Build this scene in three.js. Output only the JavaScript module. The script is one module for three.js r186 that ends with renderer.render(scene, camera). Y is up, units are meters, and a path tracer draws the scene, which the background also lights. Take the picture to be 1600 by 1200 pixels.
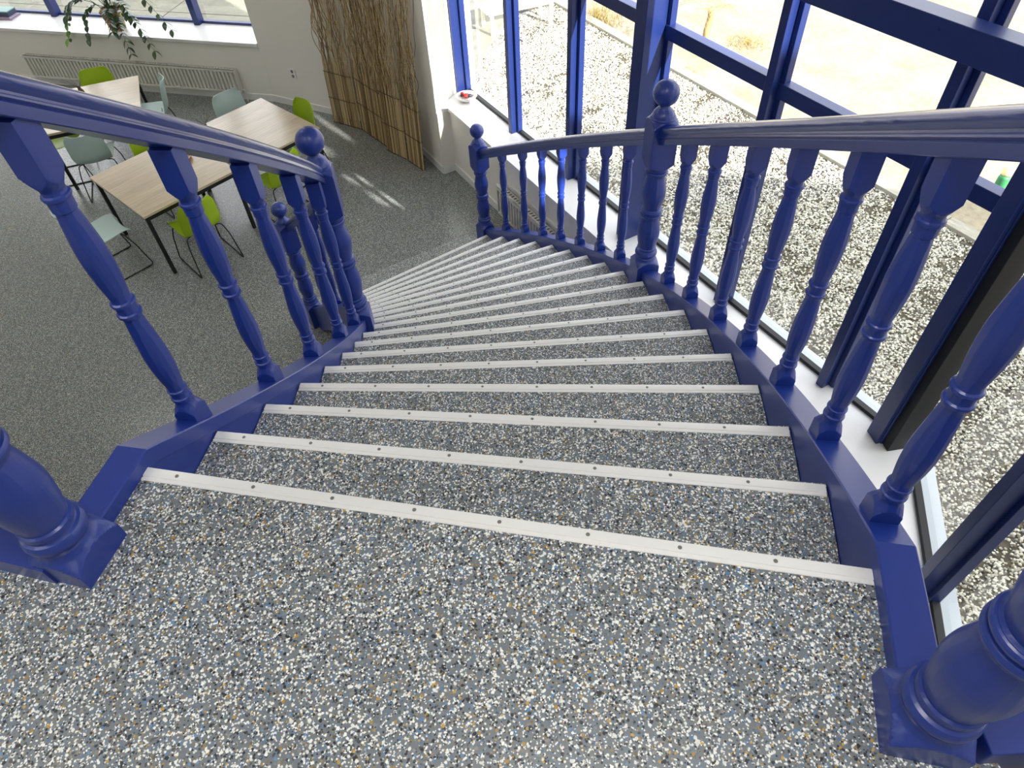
import * as THREE from 'three';
import { RoundedBoxGeometry } from 'three/addons/geometries/RoundedBoxGeometry.js';
import { mergeGeometries, mergeVertices, toCreasedNormals } from 'three/addons/utils/BufferGeometryUtils.js';
import { ImprovedNoise } from 'three/addons/math/ImprovedNoise.js';
import { RectAreaLightUniformsLib } from 'three/addons/lights/RectAreaLightUniformsLib.js';

// ---------------------------------------------------------------- camera, sky, sun, exposure
const scene = new THREE.Scene();
const EYE = 4.625;
const camera = new THREE.PerspectiveCamera(2 * Math.atan(600 / 1080.85) * 180 / Math.PI, 1600 / 1200, 0.05, 200);
{
  const m = new THREE.Matrix4().makeBasis(new THREE.Vector3(0.997972, -0.041827, 0.04799), new THREE.Vector3(0.06366, 0.655708, -0.752326), new THREE.Vector3(0, 0.753855, 0.657041));
  camera.position.set(0, EYE, 0);
  camera.quaternion.setFromRotationMatrix(m);
}
scene.add(camera);
const renderer = new THREE.WebGLRenderer({ antialias: true });
renderer.toneMapping = THREE.LinearToneMapping;
renderer.toneMappingExposure = 1.6;
renderer.shadowMap.enabled = true;
renderer.shadowMap.type = THREE.PCFSoftShadowMap;
scene.background = new THREE.Color().setRGB(2.1, 2.16, 2.22);
const SUN_AZ = 141, SUN_EL = 26.5, SUN_I = 12;
{
  const a = SUN_AZ * Math.PI / 180, e = SUN_EL * Math.PI / 180;
  const dir = new THREE.Vector3(Math.sin(a) * Math.cos(e), Math.sin(e), -Math.cos(a) * Math.cos(e));
  const sun = new THREE.DirectionalLight(new THREE.Color().setRGB(1, 0.95, 0.87), SUN_I);
  sun.name = 'sun'; sun.position.copy(dir).multiplyScalar(40).add(new THREE.Vector3(0, 0, -6)); sun.target.position.set(0, 0, -6);
  sun.castShadow = true; sun.shadow.radius = 1.2; sun.shadow.mapSize.set(4096, 4096);
  Object.assign(sun.shadow.camera, { left: -16, right: 16, top: 16, bottom: -16, near: 1, far: 90 });
  scene.add(sun, sun.target);
}
RectAreaLightUniformsLib.init();
const LAMP = 5.5;           // radiance of the ceiling panels

// ---------------------------------------------------------------- helpers
let seed = 20240611;
const rnd = () => { seed = (seed + 0x6d2b79f5) | 0; let t = Math.imul(seed ^ (seed >>> 15), 1 | seed); t = (t + Math.imul(t ^ (t >>> 7), 61 | t)) ^ t; return ((t ^ (t >>> 14)) >>> 0) / 4294967296; };
const rr = (a, b) => a + (b - a) * rnd();
const V = (x, y, z) => new THREE.Vector3(x, y, z);
const used = {};
function numbered(n) { const k = used[n] = (used[n] ?? -1) + 1; return k ? n + '_' + String(k).padStart(3, '0') : n; }
function sh(o) { o.traverse((q) => { if (q.isMesh) { q.castShadow = true; q.receiveShadow = true; } }); return o; }
function tag(o, label, category, group, kind) { o.userData.label = label; o.userData.category = category; if (group) o.userData.group = group; if (kind) o.userData.kind = kind; return o; }
function thing(name, label, category, pos = [0, 0, 0], turn = 0, group, kind) {
  const o = new THREE.Group(); o.name = numbered(name); o.position.set(...pos); o.rotation.y = turn; scene.add(o);
  return tag(o, label, category, group, kind);
}
function part(name, geo, mat, parent, label) { const m = new THREE.Mesh(geo, mat); m.name = name; m.castShadow = m.receiveShadow = true; parent.add(m); if (label) m.userData.label = label; return m; }
function solo(name, geo, mat, label, category, group, kind) { const m = new THREE.Mesh(geo, mat); m.name = numbered(name); m.castShadow = m.receiveShadow = true; scene.add(m); return tag(m, label, category, group, kind); }
const clean = (g) => { g = g.index ? g.toNonIndexed() : g; for (const k of Object.keys(g.attributes)) if (!['position', 'normal', 'uv'].includes(k)) g.deleteAttribute(k); if (!g.attributes.uv) g.setAttribute('uv', new THREE.BufferAttribute(new Float32Array(g.attributes.position.count * 2), 2)); if (!g.attributes.normal) g.computeVertexNormals(); return g; };
const merge = (list) => mergeGeometries(list.map(clean));
function metreUV(g, ox = 0, oy = 0) {               // planar uv in metres by the way each face points
  g = g.index ? g.toNonIndexed() : g; const p = g.attributes.position, uv = new Float32Array(p.count * 2), a = V(), b = V(), c = V(), n = V();
  for (let i = 0; i < p.count; i += 3) {
    a.fromBufferAttribute(p, i); b.fromBufferAttribute(p, i + 1); c.fromBufferAttribute(p, i + 2);
    n.subVectors(b, a).cross(c.clone().sub(a)); const x = Math.abs(n.x), y = Math.abs(n.y), z = Math.abs(n.z);
    for (let k = 0; k < 3; k++) { const q = [a, b, c][k]; const [u, v] = y >= x && y >= z ? [q.x, q.z] : x > z ? [q.z, q.y] : [q.x, q.y]; uv[(i + k) * 2] = u + ox; uv[(i + k) * 2 + 1] = v + oy; }
  }
  g.setAttribute('uv', new THREE.BufferAttribute(uv, 2)); return g;
}
function box(x0, x1, y0, y1, z0, z1, r = 0) {        // from corner to corner, chamfered when r > 0
  const w = x1 - x0, h = y1 - y0, d = z1 - z0;
  const g = r ? new RoundedBoxGeometry(w, h, d, 1, Math.min(r, w * 0.45, h * 0.45, d * 0.45)) : new THREE.BoxGeometry(w, h, d);
  g.translate((x0 + x1) / 2, (y0 + y1) / 2, (z0 + z1) / 2); return g;
}
function prism(pts, y0, y1) {                        // plan polygon [x, z] raised from y0 to y1
  const s = new THREE.Shape(pts.map(([x, z]) => new THREE.Vector2(x, -z)));
  const g = new THREE.ExtrudeGeometry(s, { depth: y1 - y0, bevelEnabled: false }); g.rotateX(-Math.PI / 2); g.translate(0, y0, 0); return g;
}
// a turned post: every row is a square of half size h whose corners are cut by a circle of radius c
function turned(rows, seg = 48) {
  const pos = [], idx = [], n = rows.length;
  for (const [y, h, c] of rows) for (let i = 0; i < seg; i++) { const f = i / seg * Math.PI * 2 + Math.PI / seg * 0; const r = Math.min(h / Math.max(Math.abs(Math.cos(f)), Math.abs(Math.sin(f))), c ?? h); pos.push(Math.cos(f) * r, y, Math.sin(f) * r); }
  for (let j = 0; j < n - 1; j++) for (let i = 0; i < seg; i++) { const a = j * seg + i, b = j * seg + (i + 1) % seg, c = a + seg, d = b + seg; idx.push(a, c, b, b, c, d); }
  const bot = pos.length / 3; pos.push(0, rows[0][0], 0); const top = bot + 1; pos.push(0, rows[n - 1][0], 0);
  for (let i = 0; i < seg; i++) { idx.push(bot, i, (i + 1) % seg, top, (n - 1) * seg + (i + 1) % seg, (n - 1) * seg + i); }
  const g = new THREE.BufferGeometry(); g.setAttribute('position', new THREE.Float32BufferAttribute(pos, 3)); g.setIndex(idx);
  return toCreasedNormals(g, 0.5);
}
// sweep a profile [across, up] through frames { p, a } ; closed profile, capped ends
function sweep(profile, frames, crease = 0.5) {
  const m = profile.length, pos = [], idx = [];
  for (const { p, a } of frames) for (const [u, v] of profile) pos.push(p.x + a.x * u, p.y + a.y * u + v, p.z + a.z * u);
  for (let i = 0; i < frames.length - 1; i++) for (let j = 0; j < m; j++) { const q = i * m + j, r = i * m + (j + 1) % m; idx.push(q, r, q + m, r, r + m, q + m); }
  const tri = THREE.ShapeUtils.triangulateShape(profile.map(([u, v]) => new THREE.Vector2(u, v)), []), off = (frames.length - 1) * m;
  for (const [x, y, z] of tri) { idx.push(x, z, y); idx.push(off + x, off + y, off + z); }
  const g = new THREE.BufferGeometry(); g.setAttribute('position', new THREE.Float32BufferAttribute(pos, 3)); g.setIndex(idx);
  return toCreasedNormals(g, crease);
}
function tubePath(points, r, bend = 0.03, rs = 8, per = 5) {          // tube through points with rounded corners
  const path = new THREE.CurvePath(); let prev = points[0].clone();
  for (let i = 1; i < points.length; i++) {
    const q = points[i];
    if (i < points.length - 1) {
      const b = Math.min(bend, q.distanceTo(points[i - 1]) * 0.45, q.distanceTo(points[i + 1]) * 0.45), s = q.clone().add(points[i - 1].clone().sub(q).setLength(b)), e = q.clone().add(points[i + 1].clone().sub(q).setLength(b));
      path.add(new THREE.LineCurve3(prev, s)); path.add(new THREE.QuadraticBezierCurve3(s, q, e)); prev = e;
    } else path.add(new THREE.LineCurve3(prev, q));
  }
  const pts = []; for (const c of path.curves) { const n = c.isLineCurve3 ? 1 : per; for (let k = 0; k < n; k++) pts.push(c.getPoint(k / n)); } pts.push(points[points.length - 1]);
  return tube(pts, r, rs);
}
function tube(pts, r, rs = 6, taper = null) {       // polyline tube with its own frames
  const pos = [], idx = [], n = pts.length; let nrm = null;
  for (let i = 0; i < n; i++) {
    const t = pts[Math.min(i + 1, n - 1)].clone().sub(pts[Math.max(i - 1, 0)]).normalize();
    if (!nrm) nrm = Math.abs(t.y) < 0.9 ? V(0, 1, 0) : V(1, 0, 0); nrm = nrm.clone().addScaledVector(t, -nrm.dot(t)).normalize(); const b = t.clone().cross(nrm), R = taper ? r * taper(i / (n - 1)) : r;
    for (let k = 0; k < rs; k++) { const f = k / rs * 2 * Math.PI; pos.push(pts[i].x + (nrm.x * Math.cos(f) + b.x * Math.sin(f)) * R, pts[i].y + (nrm.y * Math.cos(f) + b.y * Math.sin(f)) * R, pts[i].z + (nrm.z * Math.cos(f) + b.z * Math.sin(f)) * R); }
  }
  for (let i = 0; i < n - 1; i++) for (let k = 0; k < rs; k++) { const a = i * rs + k, b = i * rs + (k + 1) % rs; idx.push(a, b, a + rs, b, b + rs, a + rs); }
  for (let k = 1; k < rs - 1; k++) { idx.push(0, k + 1, k); const o = (n - 1) * rs; idx.push(o, o + k, o + k + 1); }
  const g = new THREE.BufferGeometry(); g.setAttribute('position', new THREE.Float32BufferAttribute(pos, 3)); g.setIndex(idx); g.computeVertexNormals(); return g;
}

// ---------------------------------------------------------------- textures and materials
function canvasTex(w, h, draw, rep = 1, srgb = true) {
  const c = document.createElement('canvas'); c.width = w; c.height = h; draw(c.getContext('2d'), w, h);
  const t = new THREE.CanvasTexture(c); t.wrapS = t.wrapT = THREE.RepeatWrapping; t.repeat.set(rep, rep); if (srgb) t.colorSpace = THREE.SRGBColorSpace; return t;
}
const rgb = (r, g, b) => `rgb(${r | 0},${g | 0},${b | 0})`;
const noise = new ImprovedNoise();
function fbm(x, y, z, o = 4) { let s = 0, a = 0.5; for (let i = 0; i < o; i++) { s += a * noise.noise(x, y, z + i * 7.1); x *= 2.03; y *= 2.03; a *= 0.5; } return s; }
function noiseTex(size, fn, rep, srgb = true) {     // fn(u, v) -> [r, g, b] 0..255
  const d = new Uint8Array(size * size * 4);
  for (let y = 0; y < size; y++) for (let x = 0; x < size; x++) { const c = fn(x / size, y / size), i = (y * size + x) * 4; d[i] = Math.max(0, Math.min(255, c[0])); d[i + 1] = Math.max(0, Math.min(255, c[1])); d[i + 2] = Math.max(0, Math.min(255, c[2])); d[i + 3] = 255; }
  const t = new THREE.DataTexture(d, size, size); t.wrapS = t.wrapT = THREE.RepeatWrapping; t.magFilter = t.minFilter = THREE.LinearFilter; t.repeat.set(rep, rep); if (srgb) t.colorSpace = THREE.SRGBColorSpace; t.needsUpdate = true; return t;
}
// poured floor with scattered chips: white, black, blue, ochre on grey
function chips(scale, base) {
  return canvasTex(2048, 2048, (g, w) => {
    g.fillStyle = rgb(...base); g.fillRect(0, 0, w, w);
    const px = w / 1.2;                             // 1.2 m a tile
    const kinds = [[0.16, [136, 132, 126], 12], [0.2, [104, 126, 150], 14], [0.14, [74, 76, 78], 14], [0.22, [28, 30, 37], 10], [0.05, [90, 134, 184], 16], [0.06, [190, 148, 62], 18], [0.03, [124, 108, 80], 14], [0.58, [236, 237, 233], 14]];
    const chip = (x, y, r, col) => {
      const n = 5 + (rnd() * 3 | 0), a0 = rnd() * 6.3, el = rr(0.65, 1), rot = rnd() * 3.14; g.fillStyle = col;
      const P = []; for (let i = 0; i < n; i++) { const a = a0 + i / n * 6.283, q = r * rr(0.7, 1.15), u = Math.cos(a) * q, v = Math.sin(a) * q * el; P.push([u * Math.cos(rot) - v * Math.sin(rot), u * Math.sin(rot) + v * Math.cos(rot)]); }
      for (const dx of [0, x < r * 2 ? w : x > w - r * 2 ? -w : null]) if (dx !== null) for (const dy of [0, y < r * 2 ? w : y > w - r * 2 ? -w : null]) if (dy !== null) { g.beginPath(); P.forEach(([u, v], i) => i ? g.lineTo(x + dx + u, y + dy + v) : g.moveTo(x + dx + u, y + dy + v)); g.closePath(); g.fill(); }
    };
    const todo = [];
    for (const [cover, col, jit] of kinds) { const mean = 2.5e-3 * scale; const n = cover * 1.44 / (Math.PI * mean * mean) | 0; for (let i = 0; i < n; i++) todo.push([col, jit]); }
    for (let i = todo.length - 1; i > 0; i--) { const j = rnd() * (i + 1) | 0; [todo[i], todo[j]] = [todo[j], todo[i]]; }
    for (const [col, jit] of todo) { const j = rr(-jit, jit), r = px * 1e-3 * scale * (1.3 + 2.8 * rnd() * rnd() + 0.6 * rnd()); chip(rnd() * w, rnd() * w, r, rgb(col[0] + j, col[1] + j, col[2] + j)); }
  }, 1 / 1.2);
}
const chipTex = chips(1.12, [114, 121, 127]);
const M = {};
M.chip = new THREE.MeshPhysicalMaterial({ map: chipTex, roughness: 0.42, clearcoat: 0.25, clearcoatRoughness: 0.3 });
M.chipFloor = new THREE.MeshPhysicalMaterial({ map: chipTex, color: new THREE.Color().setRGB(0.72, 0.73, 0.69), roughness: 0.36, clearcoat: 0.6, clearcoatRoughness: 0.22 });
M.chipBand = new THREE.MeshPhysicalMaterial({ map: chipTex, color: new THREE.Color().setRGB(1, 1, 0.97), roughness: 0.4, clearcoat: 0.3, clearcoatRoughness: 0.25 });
const dullTex = noiseTex(256, (u, v) => { const n = 120 + 60 * fbm(u * 24, v * 24, 3); return [n, n, n]; }, 2, false);
M.blue = new THREE.MeshPhysicalMaterial({ color: new THREE.Color().setRGB(0.01, 0.034, 0.25), roughness: 0.42, clearcoat: 0.35, clearcoatRoughness: 0.2 });
M.rail = new THREE.MeshPhysicalMaterial({ color: new THREE.Color().setRGB(0.01, 0.034, 0.235), roughness: 0.36, clearcoat: 0.9, clearcoatRoughness: 0.16 });
M.frame = new THREE.MeshPhysicalMaterial({ color: new THREE.Color().setRGB(0.009, 0.026, 0.15), roughness: 0.42, clearcoat: 0.15, clearcoatRoughness: 0.15 });
M.alu = new THREE.MeshStandardMaterial({ color: new THREE.Color().setRGB(0.9, 0.9, 0.89), metalness: 0.1, roughness: 0.32 });
M.screw = new THREE.MeshStandardMaterial({ color: 0x8d8d89, metalness: 0.6, roughness: 0.4 });
M.black = new THREE.MeshStandardMaterial({ color: 0x121214, roughness: 0.45 });
M.gasket = new THREE.MeshStandardMaterial({ color: 0x16181d, roughness: 0.6 });
const plasterBump = noiseTex(256, (u, v) => { const n = 128 + 90 * fbm(u * 40, v * 40, 1); return [n, n, n]; }, 1.5, false);
M.wall = new THREE.MeshStandardMaterial({ color: new THREE.Color().setRGB(0.83, 0.81, 0.75), roughness: 0.85, bumpMap: plasterBump, bumpScale: 0.0008 });
M.white = new THREE.MeshPhysicalMaterial({ color: new THREE.Color().setRGB(0.8, 0.8, 0.79), roughness: 0.35 });
M.radiator = new THREE.MeshStandardMaterial({ color: new THREE.Color().setRGB(0.72, 0.71, 0.66), roughness: 0.4 });
M.glass = new THREE.MeshPhysicalMaterial({ color: 0xffffff, transmission: 1, thickness: 0, roughness: 0, ior: 1.85 });
M.ledge = new THREE.MeshStandardMaterial({ color: 0xaab2b8, roughness: 0.5, metalness: 0.2 });
M.ceiling = new THREE.MeshStandardMaterial({ color: 0xe9e8e4, roughness: 0.9 });

// ---------------------------------------------------------------- plan of the place
const C = { x: -6.1585, z: -2.2174 }, RI = 5.384, RO = 7.0735, T0 = -13.144, DT = 2.6517, LAND = 3.24, RISE = 0.18;
const rad = (d) => d * Math.PI / 180;
const pol = (r, th, y) => V(C.x + r * Math.cos(rad(th)), y, C.z - r * Math.sin(rad(th)));
const er = (th) => V(Math.cos(rad(th)), 0, -Math.sin(rad(th)));
const yn = (th) => LAND - RISE * (th - T0) / DT;
const thk = (k) => T0 + DT * k;
const p2 = (v) => [v.x, v.z];
const A0 = [0.241, -6.911], AD = [0.4747, 0.8802], AN = [-0.8802, 0.4747], A_TURN = Math.atan2(-AD[1], AD[0]);   // right glazing line, along it, into the room
const K0 = [2.584, -2.567], KD = [-0.287, 0.958], KN = [-0.958, -0.287], K_TURN = Math.atan2(-KD[1], KD[0]);       // glazing after the corner post
const W0 = [-3.096, -9.626], WD = [0.961, 0.276], WN = [-0.276, 0.961], W_TURN = Math.atan2(-WD[1], WD[0]);        // wall of the far left window
const on = (o, d, n, s, f) => [o[0] + d[0] * s + n[0] * f, o[1] + d[1] * s + n[1] * f];
const onA = (s, f) => on(A0, AD, AN, s, f), onK = (s, f) => on(K0, KD, KN, s, f), onW = (s, f) => on(W0, WD, WN, s, f);
const SILL = 0.8, WINTOP = 4.3, ROOM = 6.0;
const KL = 2.85;                                     // length of the second glazed side
const A1 = [-0.66, -7.488], CORNER = [-1.27, -8.61];

// ---------------------------------------------------------------- large structure
const outline = [onW(-6.1, 0.3), onW(-6.1, -0.6), onW(0.02, -0.6), onA(-1.2, -0.15), onA(4.98, -0.15), onK(0.1, -0.15), onK(KL, -0.15), [1.78, 4.4], [-9.2, 4.4]];
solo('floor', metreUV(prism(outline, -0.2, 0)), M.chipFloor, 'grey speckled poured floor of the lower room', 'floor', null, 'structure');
solo('ceiling', prism(outline, ROOM, ROOM + 0.3), M.ceiling, 'white ceiling over the hall', 'ceiling', null, 'structure');
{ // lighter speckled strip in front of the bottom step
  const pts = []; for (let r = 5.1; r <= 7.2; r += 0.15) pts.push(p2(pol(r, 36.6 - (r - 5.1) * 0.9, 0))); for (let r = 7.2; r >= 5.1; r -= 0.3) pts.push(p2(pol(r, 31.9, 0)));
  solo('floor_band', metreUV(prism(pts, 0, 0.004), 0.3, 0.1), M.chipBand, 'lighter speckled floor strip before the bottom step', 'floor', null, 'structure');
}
{ // landing
  const pts = [p2(pol(RI, T0, 0)), p2(pol(RO, T0, 0)), p2(pol(RO, -14.8, 0)), p2(pol(RO + 0.1, -14.8, 0)), [0.82, -0.2], [1.86, -0.2], onK(KL, 0.15), [1.55, 4.1], [-8.9, 4.1], [-8.9, -3.0], p2(pol(RI - 0.09, -16.2, 0)), p2(pol(RI, -16.2, 0))];
  const land = new THREE.Group(); land.name = 'floor_landing'; scene.add(land); tag(land, 'grey speckled landing floor at the top of the stairs', 'floor', null, 'structure');
  part('slab', metreUV(prism(pts, LAND - 0.3, LAND), 0.13, 0.4), M.chip, land);
  nosing(0, land);
}
function polyWall(name, label, pts, y0, y1, mat = M.wall) { return solo(name, metreUV(prism(pts, y0, y1)), mat, label, 'wall', null, 'structure'); }
polyWall('wall_pier', 'white wall pier with the socket, behind the reed screens', [W0, CORNER, A1, onA(-1.2, 0.1), onA(-1.2, -0.15), onW(0.02, -0.6)], 0, ROOM);
polyWall('wall_right', 'low white wall under the right window sill', [onA(-0.92, 0.52), onA(-0.92, 0.36), onA(4.86, 0.36), onK(0.15, 0.34), onK(KL, 0.34), onK(KL, -0.12), onK(0.06, -0.12), onA(4.94, -0.12), onA(-1.3, -0.12), onA(-1.3, 0.05)], 0, SILL - 0.035);
polyWall('wall_lintel', 'white wall band above the right glazing', [onA(-1.3, 0.2), onA(4.84, 0.2), onK(0.12, 0.2), onK(KL, 0.2), onK(KL, -0.12), onK(0.06, -0.12), onA(4.94, -0.12), onA(-1.3, -0.12)], WINTOP, ROOM);
polyWall('wall_window', 'white wall under the far left window sill', [onW(-6, 0), onW(0, 0), onW(0, -0.56), onW(-6, -0.56)], 0, SILL - 0.04);
polyWall('wall_window_upper', 'white wall above the far left window', [onW(-6, 0), onW(0, 0), onW(0, -0.56), onW(-6, -0.56)], 3.0, ROOM);
polyWall('wall_left', 'white wall closing the room on the left', [onW(-6, 0.1), onW(-6, -0.56), [-9.2, -11.6], [-9.2, 4.4], [-8.9, 4.4], [-8.9, -11.1]], 0, ROOM);
polyWall('wall_back', 'white wall behind the landing', [[-9.2, 4.1], [1.78, 4.1], [1.78, 4.4], [-9.2, 4.4]], 0, ROOM);
polyWall('wall_side', 'white wall beside the landing', [onK(KL, 0.2), onK(KL, -0.12), [1.78, 4.3], [1.5, 4.3]], 0, ROOM);
const WG = [1.75, 0.216];
// wing of the building outside, in whose shade the gravel lies
const wingMat = new THREE.MeshStandardMaterial({ color: 0xcfc8b8, roughness: 0.9 });
polyWall('wall_wing', 'pale rendered wing of the same building outside', [on(WG, WD, WN, 0.12, 0), on(WG, WD, WN, 14, 0), on(WG, WD, WN, 14, 5), on(WG, WD, WN, -0.1, 5)], -0.1, 5.0, wingMat);
{ // its thin parapet with an open slot in it
  const g = thing('wall_parapet', 'thin parapet on the roof of the wing outside', 'wall', [WG[0], 0, WG[1]], W_TURN, null, 'structure');
  const a = 3.61, b = 3.96;
  part('parapet_sheet', merge([box(0.1, a, 4.98, 6.35, 0, 0.02), box(b, 14, 4.98, 6.35, 0, 0.02), box(a, b, 4.98, 5.23, 0, 0.02), box(a, b, 5.41, 5.54, 0, 0.02), box(a, b, 5.69, 6.03, 0, 0.02), box(a, b, 6.27, 6.35, 0, 0.02)]), wingMat, g);
}
function skirting(name, pts, h = 0.095) {
  const frames = pts.map(([x, z], i) => { const a = pts[Math.max(i - 1, 0)], b = pts[Math.min(i + 1, pts.length - 1)]; const dx = b[0] - a[0], dz = b[1] - a[1], L = Math.hypot(dx, dz); return { p: V(x, 0, z), a: V(-dz / L, 0, dx / L) }; });
  solo(name, sweep([[0.014, 0], [0.014, h - 0.006], [0.008, h], [-0.01, h], [-0.01, 0]], frames, 0.3), M.white, 'white skirting board along the ' + name.replace('baseboard_', ''), 'baseboard', null, 'structure');
}
skirting('baseboard_right', [onA(-0.93, 0.52), onA(-0.92, 0.36), onA(0.29, 0.36)].map(([x, z]) => [x, z]));
skirting('baseboard_pier', [W0, CORNER, A1]);
skirting('baseboard_window', [onW(-6, 0), onW(0, 0)]);

// sills
solo('trim_1', metreUV(prism([onA(-0.95, 0.5), onA(-0.9, 0.385), onA(4.85, 0.385), onK(0.17, 0.365), onK(KL, 0.365), onK(KL, 0.0), onK(0, 0), onA(4.92, 0), onA(-1.25, 0), onA(-1.19, 0.1)], SILL - 0.035, SILL)), M.white, 'white window sill along the right glazing', 'window sill', null, 'structure');
{ const g = thing('trim_2', 'white window sill under the far left window', 'window sill', [W0[0], 0, W0[1]], W_TURN, null, 'structure'); part('sill_board', box(-6, -0.002, SILL - 0.04, SILL, -0.5, 0.03, 0.004), M.white, g); }
solo('trim_3', prism([onA(-1.2, -0.05), onA(4.95, -0.05), onK(0.03, -0.05), onK(KL, -0.05), onK(KL, -0.15), onK(0.07, -0.15), onA(4.98, -0.15), onA(-1.2, -0.15)], SILL - 0.06, SILL - 0.015), M.ledge, 'grey metal ledge outside along the glazing', 'ledge', null, 'structure');

// ---------------------------------------------------------------- glazing
function profileBar(x0, x1, y0, y1, z0, z1) { return box(x0, x1, y0, y1, z0, z1, 0.004); }
function pane(w0, w1, y0, y1, z) { const g = new THREE.PlaneGeometry(w1 - w0, y1 - y0); g.translate((w0 + w1) / 2, (y0 + y1) / 2, z); return g; }
const TR0 = 2.49, TR1 = 2.585;
{
  const w = thing('window_1', 'tall blue-framed glazing beside the stairs', 'window', [A0[0], 0, A0[1]], A_TURN, null, 'structure');
  const xs = [-1.07, 0, 1.07, 2.14, 3.21, 4.28];
  part('jamb', profileBar(-1.26, -1.15, SILL, WINTOP, -0.06, 0.12), M.frame, w);
  part('jamb', profileBar(4.72, 4.8, SILL, WINTOP, -0.04, 0.03), M.frame, w);
  xs.slice(1).forEach((x, i) => part('mullion', i === 2 ? merge([profileBar(x - 0.12, x, SILL, WINTOP, -0.02, 0.21)]) : profileBar(x - 0.06, x, SILL, WINTOP, -0.02, 0.085), M.frame, w));
  const edges = [[-1.15, -0.06], [0, 1.01], [1.07, 2.02], [2.14, 3.15], [3.21, 4.22], [4.28, 4.72]];
  for (const [a, b] of edges) {
    part('bottom_gasket', profileBar(a, b, SILL, SILL + 0.03, -0.035, 0.012), M.gasket, w);
    part('transom', profileBar(a, b, TR0, TR1, -0.05, 0.03), M.frame, w);
    for (const x of [a, b - 0.035]) part('stile', profileBar(x, x + 0.035, SILL, WINTOP, -0.035, 0.02), M.frame, w);
    part('pane', pane(a + 0.02, b - 0.02, SILL + 0.015, TR0, -0.03), M.glass, w);
    part('pane', pane(a + 0.02, b - 0.02, TR1, WINTOP, -0.03), M.glass, w);
  }
}
{
  const w = thing('window_2', 'blue-framed glazing turning towards the landing beyond the corner post', 'window', [K0[0], 0, K0[1]], K_TURN, null, 'structure');
  const xs = [0.1, 1.02, 2.06, KL];
  xs.slice(1, -1).forEach((x) => part('mullion', profileBar(x - 0.03, x + 0.05, SILL, WINTOP, -0.02, 0.1), M.frame, w));
  for (let i = 0; i < xs.length - 1; i++) {
    const a = xs[i] + (i ? 0.05 : 0), b = xs[i + 1] - 0.03;
    part('bottom_gasket', profileBar(a, b, SILL, SILL + 0.03, -0.035, 0.012), M.gasket, w);
    part('transom', profileBar(a, b, TR0, TR1, -0.05, 0.03), M.frame, w);
    for (const x of [a, b - 0.035]) part('stile', profileBar(x, x + 0.035, SILL, WINTOP, -0.035, 0.02), M.frame, w);
    part('pane', pane(a + 0.02, b - 0.02, SILL + 0.015, TR0, -0.03), M.glass, w);
    part('pane', pane(a + 0.02, b - 0.02, TR1, WINTOP, -0.03), M.glass, w);
  }
}
{ // corner post and the beam along the glazing
  const c = onA(4.83, 0.03), g = thing('corner_post', 'broad dark blue post where the glazing turns', 'post', [c[0], 0, c[1]], A_TURN - rad(22), null, 'structure');
  part('post_body', box(-0.1, 0.035, SILL, WINTOP, -0.06, 0.1, 0.005), M.frame, g);
  part('post_seal', box(0.035, 0.1, SILL, WINTOP, -0.06, 0.085, 0.004), M.gasket, g);
  part('post_cover', box(-0.085, 0.03, SILL, WINTOP, 0.1, 0.13, 0.004), M.frame, g);
  const b = thing('beam', 'dark blue steel beam crossing before the upper glazing', 'beam', [onA(3.2, 0)[0], 0, onA(3.2, 0)[1]], A_TURN + rad(1.9), null, 'structure');
  part('beam_body', box(-4.3, 1.6, 3.155, 3.3, 0.15, 0.27, 0.004), M.frame, b);
  const bolt = new THREE.CylinderGeometry(0.007, 0.008, 0.008, 14); bolt.rotateX(Math.PI / 2);
  for (const x of [-1.8, -0.45, 0.95]) part('bolt', bolt.clone().translate(x, 3.25, 0.273), M.frame, b);
}
{
  const w = thing('window_3', 'wide blue-framed window above the left radiator', 'window', [W0[0], 0, W0[1]], W_TURN, null, 'structure');
  const xs = [-5.9, -3.5, -1.15, -0.02];
  part('bottom_rail', profileBar(-5.95, 0, SILL, SILL + 0.035, -0.56, -0.5), M.frame, w);
  part('jamb', profileBar(-0.05, 0, SILL, 3, -0.56, -0.49), M.frame, w);
  for (const x of xs.slice(0, 3)) part('mullion', profileBar(x - 0.045, x + 0.045, SILL, 3, -0.56, -0.43), M.frame, w);
  for (let i = 0; i < 3; i++) part('pane', pane(xs[i] + 0.04, xs[i + 1] - 0.02, SILL + 0.03, 3, -0.54), M.glass, w);
}

// ---------------------------------------------------------------- staircase
function nosing(k, parent) {
  const th = thk(k), e = er(th), t = V(-Math.sin(rad(th)), 0, -Math.cos(rad(th))), y = LAND - RISE * k, h = 0.0045;   // t runs down the stairs
  // profile across the strip: two shallow ribs, a rounded front and a lip
  const prof = [[-0.019, 0], [-0.019, 0.0015], [-0.0177, 0.0026], [-0.0105, 0.0026], [-0.0098, 0.001], [-0.0086, 0.001], [-0.0078, h], [0.0135, h], [0.0165, 0.0035], [0.018, 0.001], [0.018, -0.024], [0.015, -0.024], [0.015, 0]];
  const fr = [RI + 0.004, RO - 0.004].map((r) => ({ p: pol(r, th, y), a: t }));
  const n = part('nosing', sweep(prof, fr, 0.35), M.alu, parent);
  const head = new THREE.CylinderGeometry(0.0042, 0.0052, 0.0016, 12);
  for (let r = RI + 0.09; r < RO - 0.03; r += 0.2) { const q = pol(r, th, y + h + 0.0003).addScaledVector(t, 0.003); const s = part('screw', head, M.screw, k ? parent : n); s.position.copy(q); }
}
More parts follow.
